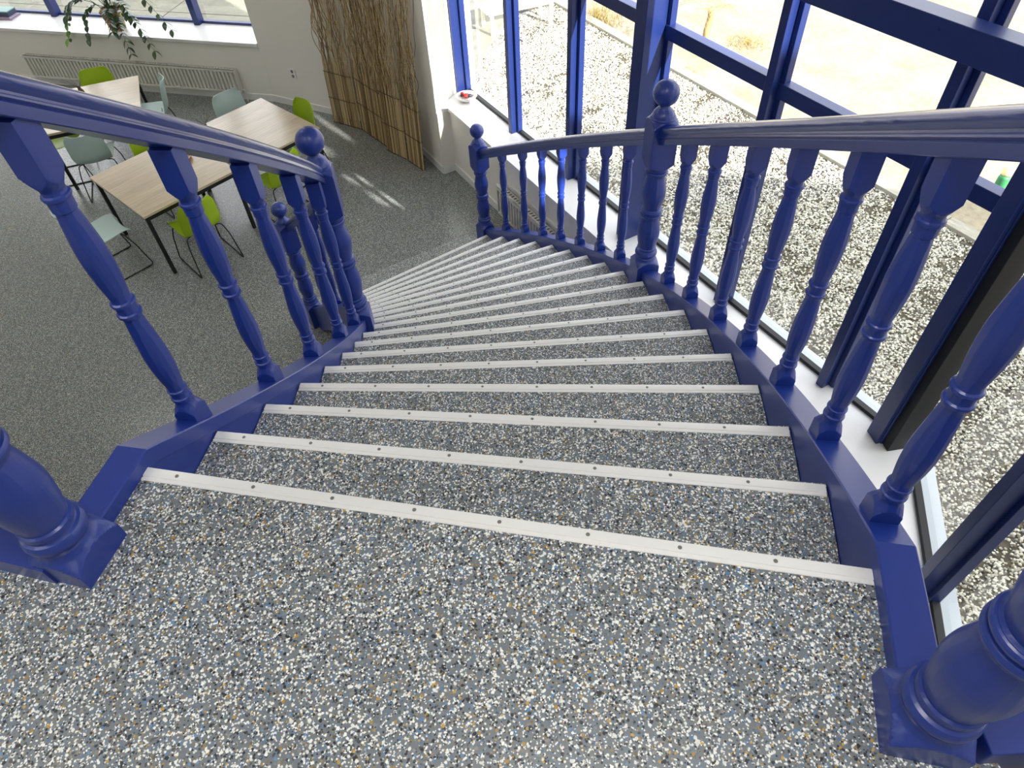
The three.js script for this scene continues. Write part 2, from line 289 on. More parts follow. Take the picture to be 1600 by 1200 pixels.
{
  const st = thing('staircase', 'curving blue staircase with speckled treads and white metal nosings', 'staircase');
  for (let k = 1; k <= 17; k++) {
    const a = thk(k - 1) + 0.02 / 6.2 * 57.3, b = thk(k) + 0.019 / 6.2 * 57.3, y = LAND - RISE * k, lo = k > 8;
    const inner = lo ? RI - 0.015 * (k - 8) : RI, pts = [];
    for (let i = 0; i <= 3; i++) pts.push(p2(pol(RO, a + (b - a) * i / 3, 0)));
    for (let i = 3; i >= 0; i--) pts.push(p2(pol(inner, a + (b - a) * i / 3, 0)));
    const step = part('step', metreUV(prism(pts, Math.max(0.001, y - 0.23), y), 0.37 * k, 0.21 * k), M.chip, st);
    nosing(k, step);
  }
  const ytop = (th) => Math.min(yn(th) + 0.075, LAND + 0.042);
  const ri = (th) => th < 8.8 ? RI : RI - (th - 8.8) / 23.8 * 0.215;
  const strProf = (drop) => [[-0.003, -0.003], [0.001, 0], [0.076, 0], [0.08, -0.004], [0.08, -0.05], [0.075, -0.055], [0.075, -drop], [0.002, -drop], [0.002, -0.058], [-0.003, -0.054]];
  const run = (R, a, b, n, sgn) => { const f = []; for (let i = 0; i <= n; i++) { const th = a + (b - a) * i / n; const r = typeof R === 'function' ? R(th) : R; f.push({ p: pol(r, th, ytop(th)), a: er(th).multiplyScalar(sgn) }); } return f; };
  part('stringer', sweep(strProf(0.36), run(RO, -15.0, 8.6, 60, 1), 0.4), M.blue, st);
  part('stringer', sweep(strProf(0.3), run(RO, 9.4, 32.2, 50, 1), 0.4), M.blue, st);
  part('stringer', sweep(strProf(0.36), run(ri, -15.0, 8.2, 60, -1), 0.4), M.blue, st);
  part('stringer', sweep(strProf(0.3), run(ri, 9.2, 32.2, 50, -1), 0.4), M.blue, st);
}
// ---------------------------------------------------------------- railings
const BIG = 9;
const tongue = (s, y0, y1, c0, c1) => { const o = []; for (let i = 0; i <= 8; i++) o.push([y0 + (y1 - y0) * i / 8, s, c0 + (c1 - c0) * i / 8]); return o; };
const dome = (up) => [[1.026, 0.06], [1.036, 0.0575], [1.046, 0.0525], [1.055, 0.045], [1.063, 0.0365], [1.07, 0.03], [1.078, 0.0265], [1.1, 0.025]].map(([y, r]) => [y + up, r, r]);
function newelRows(up = 0) {
  const s = 0.068, ring = (y, r, w, r0) => [[y - w, r0, r0], [y - w * 0.85, r0 + (r - r0) * 0.55, BIG], [y - w * 0.45, r0 + (r - r0) * 0.9, BIG], [y, r, BIG], [y + w * 0.45, r0 + (r - r0) * 0.9, BIG], [y + w * 0.85, r0 + (r - r0) * 0.55, BIG], [y + w, r0, r0]].map(([y, r]) => [y, r, r]);
  const sq = (y, c) => [y, s, c];
  const body = (pts) => { const c = new THREE.CatmullRomCurve3(pts.map(([y, r]) => V(r, y, 0))); return c.getPoints(pts.length * 5).map((p) => [p.y, p.x, p.x]); };
  const rows = [sq(-0.3, 0.0955), ...tongue(s, 0.078, 0.112, 0.0962, 0.063), [0.12, 0.06, 0.06], [0.128, 0.058, 0.058], [0.134, 0.052, 0.052], ...ring(0.155, 0.066, 0.018, 0.054), [0.178, 0.05, 0.05], [0.183, 0.056, 0.056], [0.196, 0.056, 0.056], [0.2, 0.051, 0.051],
    ...body([[0.203, 0.051], [0.25, 0.06], [0.305, 0.065], [0.36, 0.058], [0.405, 0.049]]), [0.408, 0.054, 0.054], [0.415, 0.055, 0.055], ...ring(0.43, 0.063, 0.01, 0.055), [0.442, 0.055, 0.055], ...ring(0.456, 0.062, 0.009, 0.055), [0.467, 0.055, 0.055], [0.472, 0.05, 0.05],
    ...body([[0.475, 0.05], [0.53, 0.063], [0.58, 0.068], [0.63, 0.06], [0.68, 0.05]]), [0.683, 0.055, 0.055], [0.692, 0.055, 0.055], ...ring(0.705, 0.064, 0.011, 0.055), [0.72, 0.058, 0.058], [0.735, 0.06, 0.06], ...tongue(s, 0.738, 0.768, 0.064, 0.0962),
    ...tongue(s, 0.985 + up, 1.014 + up, 0.0962, 0.067), [1.02 + up, 0.066, 0.066], [1.0235 + up, 0.0625, 0.0625], ...dome(up)];
  return rows;
}
const newelGeo = turned(newelRows(), 96), newelTall = turned(newelRows(0.16), 96), ballGeo = new THREE.SphereGeometry(0.066, 40, 28);
function newel(parent, pos, turn, up = 0) {
  const n = part('newel_post', up ? newelTall : newelGeo, M.blue, parent); n.position.copy(pos); n.rotation.y = turn;
  const b = part('ball_finial', ballGeo, M.blue, n); b.position.y = 1.144 + up; return n;
}
const balRows = (L) => {
  const s = 0.031, c0 = 0.0436, sq = (y, c) => [y, s, c], ring = (y, r, w, r0) => [[y - w, r0, r0], [y - w * 0.6, r0 + (r - r0) * 0.8, 0], [y, r, 0], [y + w * 0.6, r0 + (r - r0) * 0.8, 0], [y + w, r0, 0]].map(([y, r]) => [y, r, r]);
  const body = (pts) => new THREE.CatmullRomCurve3(pts.map(([y, r]) => V(r, y, 0))).getPoints(pts.length * 4).map((p) => [p.y, p.x, p.x]);
  return [sq(-0.06, c0), ...tongue(s, 0.06, 0.087, c0, 0.0285), [0.097, 0.0255, 0.0255], [0.106, 0.024, 0.024], ...ring(0.116, 0.0285, 0.008, 0.0245), [0.128, 0.0235, 0.0235], [0.138, 0.0235, 0.0235], ...ring(0.146, 0.027, 0.006, 0.0238), [0.156, 0.0225, 0.0225],
    ...body([[0.16, 0.0225], [0.22, 0.0295], [0.275, 0.0315], [0.34, 0.028], [0.412, 0.0225]]), ...ring(0.426, 0.0295, 0.007, 0.0245), [0.436, 0.0245, 0.0245], [0.452, 0.0245, 0.0245], ...ring(0.461, 0.0295, 0.007, 0.0245), [0.472, 0.0235, 0.0235],
    ...body([[0.476, 0.0235], [0.54, 0.0305], [0.6, 0.0325], [0.66, 0.0285], [0.716, 0.0225]]), [0.719, 0.0255, 0.0255], [0.742, 0.0262, 0.0262], ...ring(0.752, 0.0305, 0.007, 0.0255), [0.764, 0.0245, 0.0245], [0.772, 0.0255, 0.0255], ...tongue(s, 0.777, 0.806, 0.0285, c0), sq(L, c0)];
};
const balGeo = turned(balRows(0.91), 64), balGeoL = turned(balRows(0.925), 64);
// handrail section: flat band, groove, slim bead, hollow, rounded top
const railProf = [[-0.034, 0], [0.034, 0], [0.037, 0.003], [0.037, 0.03], [0.034, 0.033], [0.032, 0.035], [0.034, 0.038], [0.037, 0.041], [0.036, 0.046], [0.031, 0.05], [0.03, 0.056], [0.034, 0.063], [0.038, 0.071], [0.0385, 0.079], [0.035, 0.088], [0.027, 0.095], [0.014, 0.0995], [0, 0.101],
  [-0.014, 0.0995], [-0.027, 0.095], [-0.035, 0.088], [-0.0385, 0.079], [-0.038, 0.071], [-0.034, 0.063], [-0.03, 0.056], [-0.031, 0.05], [-0.036, 0.046], [-0.037, 0.041], [-0.034, 0.038], [-0.032, 0.035], [-0.034, 0.033], [-0.037, 0.03], [-0.037, 0.003]];
const kOf = (th) => (th - T0) / DT;
function rail(parent, R, off, a, b) {
  const f = []; const n = 70; for (let i = 0; i <= n; i++) { const th = a + (b - a) * i / n; f.push({ p: pol(typeof R === 'function' ? R(th) : R, th, Math.min(yn(th), LAND + 0.06) + off(th)), a: er(th) }); }
  return part('handrail', sweep(railProf, f, 0.6), M.rail, parent);
}
{ // right
  const top = pol(RO + 0.034, -15.4, LAND), g = thing('stair_railing', 'blue railing on the window side of the stairs', 'railing', [top.x, top.y, top.z]);
  g.position.set(0, 0, 0);
  const rc = RO + 0.036, off = (th) => 0.952 - 0.0036 * kOf(th);
  newel(g, pol(rc - 0.002, -15.4, LAND - 0.03), rad(-15.4), 0.16);
  newel(g, pol(rc, 9.0, yn(9.0) + 0.06), rad(9));
  newel(g, pol(rc, 32.75, 0.16), rad(32.75));
  rail(g, rc, off, -14.9, 8.45); rail(g, rc, off, 9.55, 32.2);
  for (const k of [7.24, 6.23, 5.07, 3.99, 2.82, 1.66, 0.5, 16.03, 14.9, 13.86, 12.83, 11.75, 10.65, 9.6]) { const th = thk(k), b = part('baluster', balGeo, M.blue, g); b.position.copy(pol(rc + 0.003, th, yn(th) + 0.055)); b.rotation.y = rad(th); }
  part('bottom_rail', box(0.77, 1.85, LAND - 0.3, LAND + 0.06, -0.33, -0.256, 0.004), M.blue, g);
}
{ // left
  const g = thing('stair_railing', 'blue railing on the open room side of the stairs', 'railing');
  const rc = (th) => RI - 0.038 - (th > 8.8 ? (th - 8.8) / 23.8 * 0.2 : 0), off = () => 0.968;
  newel(g, pol(RI - 0.015, -15.55, LAND - 0.03), rad(-15.55), 0.16);
  newel(g, pol(RI - 0.03, 8.2, yn(8.2) + 0.06), rad(8.2));
  newel(g, pol(5.12, 32.75, 0.16), rad(32.75));
  rail(g, rc, off, -14.9, 7.7); rail(g, rc, () => 0.94, 9.2, 32.1);
  for (const k of [1.07, 2.69, 4.22, 5.86, 7.35, 9.3, 10.9, 12.5, 14.1, 15.7]) { const th = thk(k), b = part('baluster', balGeoL, M.blue, g); b.position.copy(pol(rc(th) - 0.004, th, yn(th) + 0.055)); b.rotation.y = rad(th); }
  const a = V(-1.02, 0, -0.712), d = V(-0.958, 0, -0.288), fr = [0, 2.6].map((s) => ({ p: a.clone().addScaledVector(d, s).setY(LAND + 0.06), a: V(0.288, 0, -0.958) }));
  part('bottom_rail', sweep([[0, 0], [0.075, 0], [0.075, -0.36], [0, -0.36]], fr), M.blue, g);
}

// ---------------------------------------------------------------- ceiling lamps
for (const [x, z, f] of [[-6.5, 1.5, 0.8], [-3.5, 1.5, 0.6], [-0.4, 2.4, 0.35], [-6.5, -1, 0.8], [-2.6, -0.4, 0.9], [0.2, -0.2, 1.7], [-6.5, -5.2, 0.7], [-3.5, -5.2, 0.6], [-6.5, -8.2, 0.8], [-3.5, -8, 0.8]]) {
  const g = thing('ceiling_lamp', 'flat white ceiling panel lamp above the hall', 'lamp', [x, ROOM, z], 0, 'ceiling panel lamps');
  part('lamp_frame', box(-0.64, 0.64, -0.05, 0, -0.34, 0.34, 0.005), M.white, g);
  part('lamp_panel', box(-0.6, 0.6, -0.056, -0.05, -0.3, 0.3), new THREE.MeshStandardMaterial({ color: 0xffffff, emissive: 0xffffff, emissiveIntensity: 1.5 }), g);
  const l = new THREE.RectAreaLight(new THREE.Color().setRGB(1, 0.97, 0.92), LAMP * f, 1.2, 0.6); l.name = 'lamp_light'; l.position.set(0, -0.06, 0); l.rotation.x = -Math.PI / 2; g.add(l);
}

// ---------------------------------------------------------------- tables and chairs
const woodTex = noiseTex(1024, (u, v) => {
  const g = fbm(u * 3, v * 60, 2, 5), f = fbm(u * 8, v * 260, 9, 3), w = fbm(u * 1.2, v * 7, 4, 3); const s = 1 + 0.16 * g + 0.1 * f + 0.16 * w; return [188 * s, 170 * s, 140 * s];
}, 1 / 1.2);
M.wood = new THREE.MeshPhysicalMaterial({ map: woodTex, roughness: 0.32, clearcoat: 0.6, clearcoatRoughness: 0.2 });
M.edge = new THREE.MeshStandardMaterial({ color: 0xc0a97c, roughness: 0.6 });
function table(label, cx, cz, turn, w, d) {
  const g = thing('table', label, 'table', [cx, 0, cz], turn, null), h = 0.74;
  part('tabletop', metreUV(box(-w / 2, w / 2, h - 0.025, h, -d / 2, d / 2, 0.003), rr(0, 1), rr(0, 1)), M.wood, g);
  part('apron', merge([box(-w / 2 + 0.02, w / 2 - 0.02, h - 0.075, h - 0.026, -d / 2 + 0.02, -d / 2 + 0.05), box(-w / 2 + 0.02, w / 2 - 0.02, h - 0.075, h - 0.026, d / 2 - 0.05, d / 2 - 0.02), box(-w / 2 + 0.02, -w / 2 + 0.05, h - 0.075, h - 0.026, -d / 2 + 0.05, d / 2 - 0.05), box(w / 2 - 0.05, w / 2 - 0.02, h - 0.075, h - 0.026, -d / 2 + 0.05, d / 2 - 0.05)]), M.black, g);
  for (const x of [-1, 1]) for (const z of [-1, 1]) part('leg', box(x * (w / 2 - 0.037) - 0.018, x * (w / 2 - 0.037) + 0.018, 0, h - 0.03, z * (d / 2 - 0.037) - 0.018, z * (d / 2 - 0.037) + 0.018, 0.003), M.black, g);
  return g;
}
const TE = [0.7, -0.714], TA = [-0.714, -0.7], TO = [-3.5, -5.85];
const onT = (e, a) => [TO[0] + TE[0] * e + TA[0] * a, TO[1] + TE[1] * e + TA[1] * a];
const T_TURN = Math.atan2(-TE[1], TE[0]);
{ const [x, z] = onT(0.54, 0.57); table('square oak table nearest the stairs, with a round wooden tray on it', x, z, T_TURN, 1.08, 1.14); }
{ const [x, z] = onT(1.63, 0.57); table('pale square table joined on, its far corner towards the reed screens', x, z, T_TURN, 1.08, 1.14); }
const T3A = [0.326, 0.945], T3B = [-0.945, 0.326], T3O = [-4.52, -9.03], T3_TURN = Math.atan2(0.326, 0.945);
const onT3 = (a, b) => [T3O[0] + T3A[0] * a + T3B[0] * b, T3O[1] + T3A[1] * a + T3B[1] * b];
{ const [x, z] = onT3(0.56, 0.56); table('pale square table in front of the left radiator', x, z, T3_TURN, 1.1, 1.12); }

function chairShell() {
  const c = new THREE.CatmullRomCurve3([V(0.005, 0.405, 0.235), V(0, 0.437, 0.222), V(0, 0.452, 0.17), V(0, 0.444, 0.05), V(0, 0.436, -0.08), V(0, 0.447, -0.165), V(0, 0.5, -0.212), V(0, 0.6, -0.236), V(0, 0.71, -0.256), V(0, 0.82, -0.285)], false, 'centripetal');
  const nu = 36, nv = 18, P = [];
  for (let i = 0; i <= nu; i++) {
    const t = i / nu, p = c.getPoint(t), tan = c.getTangent(t), up = V(0, -tan.z, tan.y).normalize(); if (up.y < 0 && t < 0.5) up.negate();
    const n = V(0, tan.z, -tan.y).multiplyScalar(-1); // towards the sitter
    let w = 0.215 - 0.02 * Math.exp(-(((t - 0.55) / 0.1) ** 2)) - (t > 0.6 ? 0.022 * (t - 0.6) / 0.4 : 0);
    const e = Math.min(t / 0.1, (1 - t) / 0.13, 1); w *= Math.sqrt(1 - (1 - e) ** 2 * 0.32) - (1 - e) ** 4 * 0.1;
    const row = [];
    for (let j = 0; j <= nv; j++) { const s = j / nv * 2 - 1, curl = (t > 0.5 ? 0.045 * Math.min(1, (t - 0.5) / 0.15) : 0.022) * s * s - 0.008 * (1 - s * s); row.push(V(p.x + s * w, p.y, p.z).addScaledVector(n, curl).addScaledVector(V(0, 0, 0), 0)); }
    P.push(row);
  }
  const pos = [], idx = [], W = nv + 1, N = (nu + 1) * W, th = 0.007;
  const nor = P.map((row, i) => row.map((q, j) => { const a = P[Math.min(i + 1, nu)][j].clone().sub(P[Math.max(i - 1, 0)][j]), b = P[i][Math.min(j + 1, nv)].clone().sub(P[i][Math.max(j - 1, 0)]); return a.cross(b).normalize(); }));
  for (const sgn of [0.5, -0.5]) P.forEach((row, i) => row.forEach((q, j) => { const v = q.clone().addScaledVector(nor[i][j], sgn * th); pos.push(v.x, v.y, v.z); }));
  for (let i = 0; i < nu; i++) for (let j = 0; j < nv; j++) { const a = i * W + j, b = a + 1, d = a + W, e = d + 1; idx.push(a, d, b, b, d, e, N + a, N + b, N + d, N + b, N + e, N + d); }
  const rim = []; for (let j = 0; j < nv; j++) rim.push(j); for (let i = 0; i < nu; i++) rim.push(i * W + nv); for (let j = nv; j > 0; j--) rim.push(nu * W + j); for (let i = nu; i > 0; i--) rim.push(i * W);
  for (let i = 0; i < rim.length; i++) { const a = rim[i], b = rim[(i + 1) % rim.length]; idx.push(a, b, N + a, b, N + b, N + a); }
  const g = new THREE.BufferGeometry(); g.setAttribute('position', new THREE.Float32BufferAttribute(pos, 3)); g.setIndex(idx); return toCreasedNormals(g, 0.9);
}
const shellGeo = chairShell();
const sled = [-1, 1].map((s) => tubePath([V(s * 0.1, 0.432, 0.13), V(s * 0.2, 0.428, 0.15), V(s * 0.225, 0.3, 0.2), V(s * 0.245, 0.0065, 0.265), V(s * 0.245, 0.0065, -0.26), V(s * 0.222, 0.3, -0.2), V(s * 0.195, 0.425, -0.15), V(s * 0.1, 0.43, -0.12)], 0.0062, 0.03));
const cross = [0.13, -0.12].map((z) => tubePath([V(-0.11, 0.43, z), V(0.11, 0.43, z)], 0.0062));
const glide = box(-0.009, 0.009, -0.001, 0.012, -0.025, 0.025, 0.003);
M.green = new THREE.MeshPhysicalMaterial({ color: new THREE.Color().setRGB(0.36, 0.53, 0.012), roughness: 0.42 });
M.aqua = new THREE.MeshPhysicalMaterial({ color: new THREE.Color().setRGB(0.52, 0.66, 0.64), roughness: 0.45 });
function protoChair(mat) {
  const g = new THREE.Group(); part('seat_shell', shellGeo, mat, g);
  for (const q of sled) part('sled_leg', q, M.black, g); for (const q of cross) part('cross_bar', q, M.black, g);
  for (const x of [-0.245, 0.245]) for (const z of [-0.2, 0.2]) { const m = part('glide', glide, M.black, g); m.position.set(x, 0, z); }
  return g;
}
const chairProto = { green: protoChair(M.green), aqua: protoChair(M.aqua) };
function chair(kind, label, x, z, fx, fz) {
  const c = chairProto[kind].clone(); c.name = numbered('shell_chair'); c.position.set(x, 0, z); c.rotation.y = Math.atan2(fx, fz); scene.add(c); tag(c, label, 'chair', 'shell chairs around the tables');
}
chair('aqua', 'pale grey-green shell chair at the short end of the oak table nearest the stairs', -4.14, -6.06, 0.7, -0.714);
chair('green', 'lime green shell chair pushed under the near side of the oak table with the tray', -3.16, -6.12, -0.66, -0.75);
{ const [x, z] = onT(1.5, -0.02); chair('green', 'lime green shell chair half hidden behind the left railing\'s lower balusters', x, z, -0.7, -0.714); }
{ const [x, z] = onT(2.1, 0.5); chair('green', 'lime green shell chair at the table end facing away from the reed screens', x, z, -0.7, 0.714); }
{ const [x, z] = onT(1.88, 1.2); chair('aqua', 'pale grey-green shell chair on the far side of the pale table near the pier', x, z, 0.714, 0.7); }
{ const [x, z] = onT(0.8, 1.19); chair('green', 'lime green shell chair on the far side of the table holding the tray', x, z, 0.714, 0.7); }
{ const [x, z] = onT3(0.42, -0.02); chair('aqua', 'pale grey-green shell chair seen edge-on beside the table at the radiator', x, z, -0.945, 0.326); }
{ const [x, z] = onT3(-0.02, 0.53); chair('green', 'lime green shell chair with its back to the left radiator', x, z, 0.326, 0.945); }
{ const [x, z] = onT3(0.72, 1.12); chair('green', 'lime green shell chair behind the uppermost baluster of the left railing', x, z, 0.945, -0.326); }
{ const [x, z] = onT3(1.24, 0.66); chair('aqua', 'pale grey-green shell chair seen from behind between two tables', x, z, -0.326, -0.945); }
{ // round wooden tray
  const t = solo('wooden_tray', new THREE.LatheGeometry([[0, 0], [0.1, 0], [0.128, 0.006], [0.14, 0.026], [0.146, 0.028], [0.143, 0.034], [0.135, 0.034], [0.12, 0.014], [0, 0.012]].map(([x, y]) => new THREE.Vector2(x, y)), 40), new THREE.MeshPhysicalMaterial({ map: woodTex, color: 0xe0963c, roughness: 0.4, clearcoat: 0.3 }), 'shallow round amber wooden tray lying on the oak table', 'tray');
  t.position.set(-3.43, 0.74, -6.88);
}
M.twig = new THREE.MeshStandardMaterial({ color: 0x5a4a42, roughness: 0.8 });
function twigs(label, x, z, y) {
  const g = thing('twig_vase', label, 'vase', [x, y, z]);
  part('pot', new THREE.LatheGeometry([[0, 0], [0.03, 0], [0.04, 0.02], [0.035, 0.06], [0.018, 0.09], [0.02, 0.1], [0.015, 0.1], [0.014, 0.09], [0, 0.02]].map(([a, b]) => new THREE.Vector2(a, b)), 24), M.twig, g);
  for (let i = 0; i < 9; i++) { const a = rnd() * 6.28, l = rr(0.08, 0.16), q = []; for (let k = 0; k <= 6; k++) { const t = k / 6; q.push(V(Math.cos(a) * l * t * t + rr(-0.006, 0.006), 0.05 + 0.17 * t, Math.sin(a) * l * t * t + rr(-0.006, 0.006))); } part('twig', tube(q, 0.0022, 5, (t) => 1 - 0.6 * t), M.twig, g); }
}
twigs('small dark vase of dry twigs on the pale table by the pier', -3.24, -7.42, 0.74);
twigs('small dark vase of dry twigs on the table at the radiator', -5.06, -8.55, 0.74);

// ---------------------------------------------------------------- radiators and socket
function radiator(label, o, turn, x0, x1, y0, y1, z0, z1, pitch, ledge) {
  const c = (x0 + x1) / 2, q = on(o, [Math.cos(turn), -Math.sin(turn)], [0, 0], c, 0), g = thing('radiator', label, 'radiator', [q[0], 0, q[1]], turn), w = (x1 - x0) / 2;
  part('front_panel', merge([box(-w, w, y0, y1, z1 - 0.04, z1 - 0.03, 0.003), box(-w, w, y0, y0 + 0.03, z1 - 0.03, z1, 0.004), box(-w, w, y1 - 0.03, y1, z1 - 0.03, z1, 0.004)]), M.radiator, g);
  part('back_panel', box(-w, w, y0, y1, z0 + 0.02, z0 + 0.03, 0.003), M.radiator, g);
  const ribs = []; for (let x = -w + pitch; x < w - pitch * 0.4; x += pitch) { const b = box(x - pitch * 0.27, x + pitch * 0.27, y0 + 0.03, y1 - 0.03, z1 - 0.03, z1, 0.006); ribs.push(b); }
  part('ribs', merge(ribs), M.radiator, g).userData.kind = 'stuff';
  const slots = []; for (let x = -w + 0.03; x < w - 0.03; x += 0.045) slots.push(box(x, x + 0.02, y1 - 0.008, y1 - 0.002, z0 + 0.035, z1 - 0.02)); slots.push(box(-w, w, y1 - 0.004, y1, z0 + 0.02, z0 + 0.035), box(-w, w, y1 - 0.004, y1, z1 - 0.022, z1));
  part('top_grille', merge(slots), M.radiator, g);
  for (const s of [-1, 1]) part('side_cover', box(s * w - 0.006, s * w + 0.006, y0, y1, z0 + 0.018, z1, 0.002), M.radiator, g);
  const valve = new THREE.CylinderGeometry(0.02, 0.02, 0.06, 16); valve.rotateZ(Math.PI / 2); valve.translate(-w - 0.05, y1 - 0.03, (z0 + z1) / 2); part('valve_knob', valve, M.white, g);
  part('pipe', tubePath([V(w + 0.01, y0 + 0.03, (z0 + z1) / 2), V(w + 0.045, y0 + 0.03, (z0 + z1) / 2), V(w + 0.045, 0, (z0 + z1) / 2)], 0.009), M.white, g);
  if (ledge) part('wall_bracket', box(-w + 0.1, w, y1 + 0.05, y1 + 0.075, z0, z0 + 0.03, 0.004), M.radiator, g);
}
radiator('long white ribbed radiator on the wall below the left window', W0, W_TURN, -3.86, -0.44, 0.13, 0.45, 0.002, 0.1, 0.06, false);
radiator('white ribbed radiator under the right sill behind the lower balusters', A0, A_TURN, 0.3, 2.9, 0.12, 0.45, 0.362, 0.47, 0.055, true);
{
  const d = [0.874, 0.486], q = on(W0, d, [0, 0], 0.486, 0), g = thing('wall_socket', 'white double wall socket on the pier left of the reeds', 'socket', [q[0], 0.41, q[1]], Math.atan2(-d[1], d[0]));
  part('cover_plate', box(-0.05, 0.05, 0, 0.13, 0, 0.012, 0.004), M.white, g);
  for (const y of [0.034, 0.096]) { const c = new THREE.CylinderGeometry(0.021, 0.021, 0.003, 24); c.rotateX(Math.PI / 2); c.translate(0, y, 0.0135); part('socket_insert', c, new THREE.MeshStandardMaterial({ color: 0x77756c, roughness: 0.6 }), g); }
}

// ---------------------------------------------------------------- reed screens
const reedMats = [0xc2a87a, 0xa58c62, 0xd4bd90, 0x8a7350].map((c) => new THREE.MeshStandardMaterial({ color: c, roughness: 0.8 }));
function reedScreen(label, a, b, leanIn, count, wireY, twist) {
  const w = Math.hypot(b[0] - a[0], b[1] - a[1]), g = thing('reed_screen', label, 'reed screen', [(a[0] + b[0]) / 2, 0, (a[1] + b[1]) / 2], Math.atan2(-(b[1] - a[1]), b[0] - a[0]));
  const bunch = [[], [], [], []];
  for (let i = 0; i < count; i++) {
    const x = -w / 2 + w * (i + 0.5) / count, z0 = rr(-0.008, 0.008), q = [], top = rr(1.9, 2.5), ph = rnd() * 6.3, fr = rr(8, 17), amp = rr(0.012, 0.04), drift = rr(-0.08, 0.08), zd = rr(-0.07, 0.07), start = rr(0.62, 0.85);
    for (let k = 0; k <= 32; k++) { const y = top * k / 32, f = Math.max(0, y - start); q.push(V(x + (f ? amp * Math.min(1, f * 3) * Math.sin(fr * y + ph) + drift * f * f * 0.6 + twist * f * (0.06 + 0.05 * x) : 0), y, z0 - leanIn * y + zd * f * f * 0.7 + (f ? amp * 0.7 * Math.cos(fr * 1.2 * y + ph) * Math.min(1, f * 3) : 0))); }
    bunch[rnd() * 4 | 0].push(tube(q, rr(0.0045, 0.0066), 5, (t) => 1 - 0.55 * t));
  }
  bunch.forEach((l, i) => { const m = part('reeds', merge(l), reedMats[i], g); m.userData.kind = 'stuff'; });
  for (const y of [0.012, ...wireY]) for (const z of [-0.012, 0.012]) part('binding_wire', tube([V(-w / 2, y, z - leanIn * y), V(-w / 4, y - 0.004, z - leanIn * y), V(0, y - 0.002, z - leanIn * y), V(w / 4, y - 0.005, z - leanIn * y), V(w / 2, y, z - leanIn * y)], 0.004, 6), M.wire, g);
}
M.wire = new THREE.MeshStandardMaterial({ color: 0x3a2a1c, roughness: 0.6 });
reedScreen('reed screen standing furthest left, next to the socket', [-2.17, -8.93], [-1.79, -8.69], 0.05, 46, [0.345, 0.68], -0.3);
reedScreen('broad middle reed screen with a dark gap on its right', [-1.77, -8.68], [-1.24, -7.99], 0.05, 92, [0.375, 0.69], 0.05);
reedScreen('reed screen standing furthest right, near the sunlit wall corner', [-1.1, -7.82], [-0.9, -7.57], 0.05, 36, [0.37, 0.74], 0.25);
reedScreen('narrow shadowed reed screen set back behind the broad middle one', [-1.4, -8.12], [-1.12, -7.85], 0.055, 36, [0.37, 0.76], 0.1);

// ---------------------------------------------------------------- plant, books and dish on the sills
M.leaf = [0x2f4a2c, 0x274026, 0x3c5a30].map((c) => new THREE.MeshPhysicalMaterial({ color: c, roughness: 0.35, clearcoat: 0.3 }));
M.leafYoung = new THREE.MeshStandardMaterial({ color: 0x6f9a45, roughness: 0.5 });
function leafGeo(L, W) {
  const pos = [], idx = [], n = 8; for (let i = 0; i <= n; i++) { const t = i / n, w = W * Math.sin(Math.PI * Math.min(1, t * 0.96 + 0.04)) ** 0.8; for (const s of [-1, 0, 1]) for (const k of [0]) pos.push(s * w / 2, -Math.abs(s) * -0.12 * w - 0.25 * L * t * t, L * t); }
  for (let i = 0; i < n; i++) for (let j = 0; j < 2; j++) { const a = i * 3 + j; idx.push(a, a + 3, a + 1, a + 1, a + 3, a + 4); }
  const m = pos.length / 3, all = pos.slice(); for (let i = 0; i < m; i++) all.push(pos[i * 3], pos[i * 3 + 1] - 0.0012, pos[i * 3 + 2]); const id2 = idx.slice(); for (let i = 0; i < idx.length; i += 3) id2.push(idx[i] + m, idx[i + 2] + m, idx[i + 1] + m);
  const g = new THREE.BufferGeometry(); g.setAttribute('position', new THREE.Float32BufferAttribute(all, 3)); g.setIndex(id2); g.computeVertexNormals(); return g;
}
const leafs = [leafGeo(0.1, 0.06), leafGeo(0.085, 0.052), leafGeo(0.115, 0.062)];
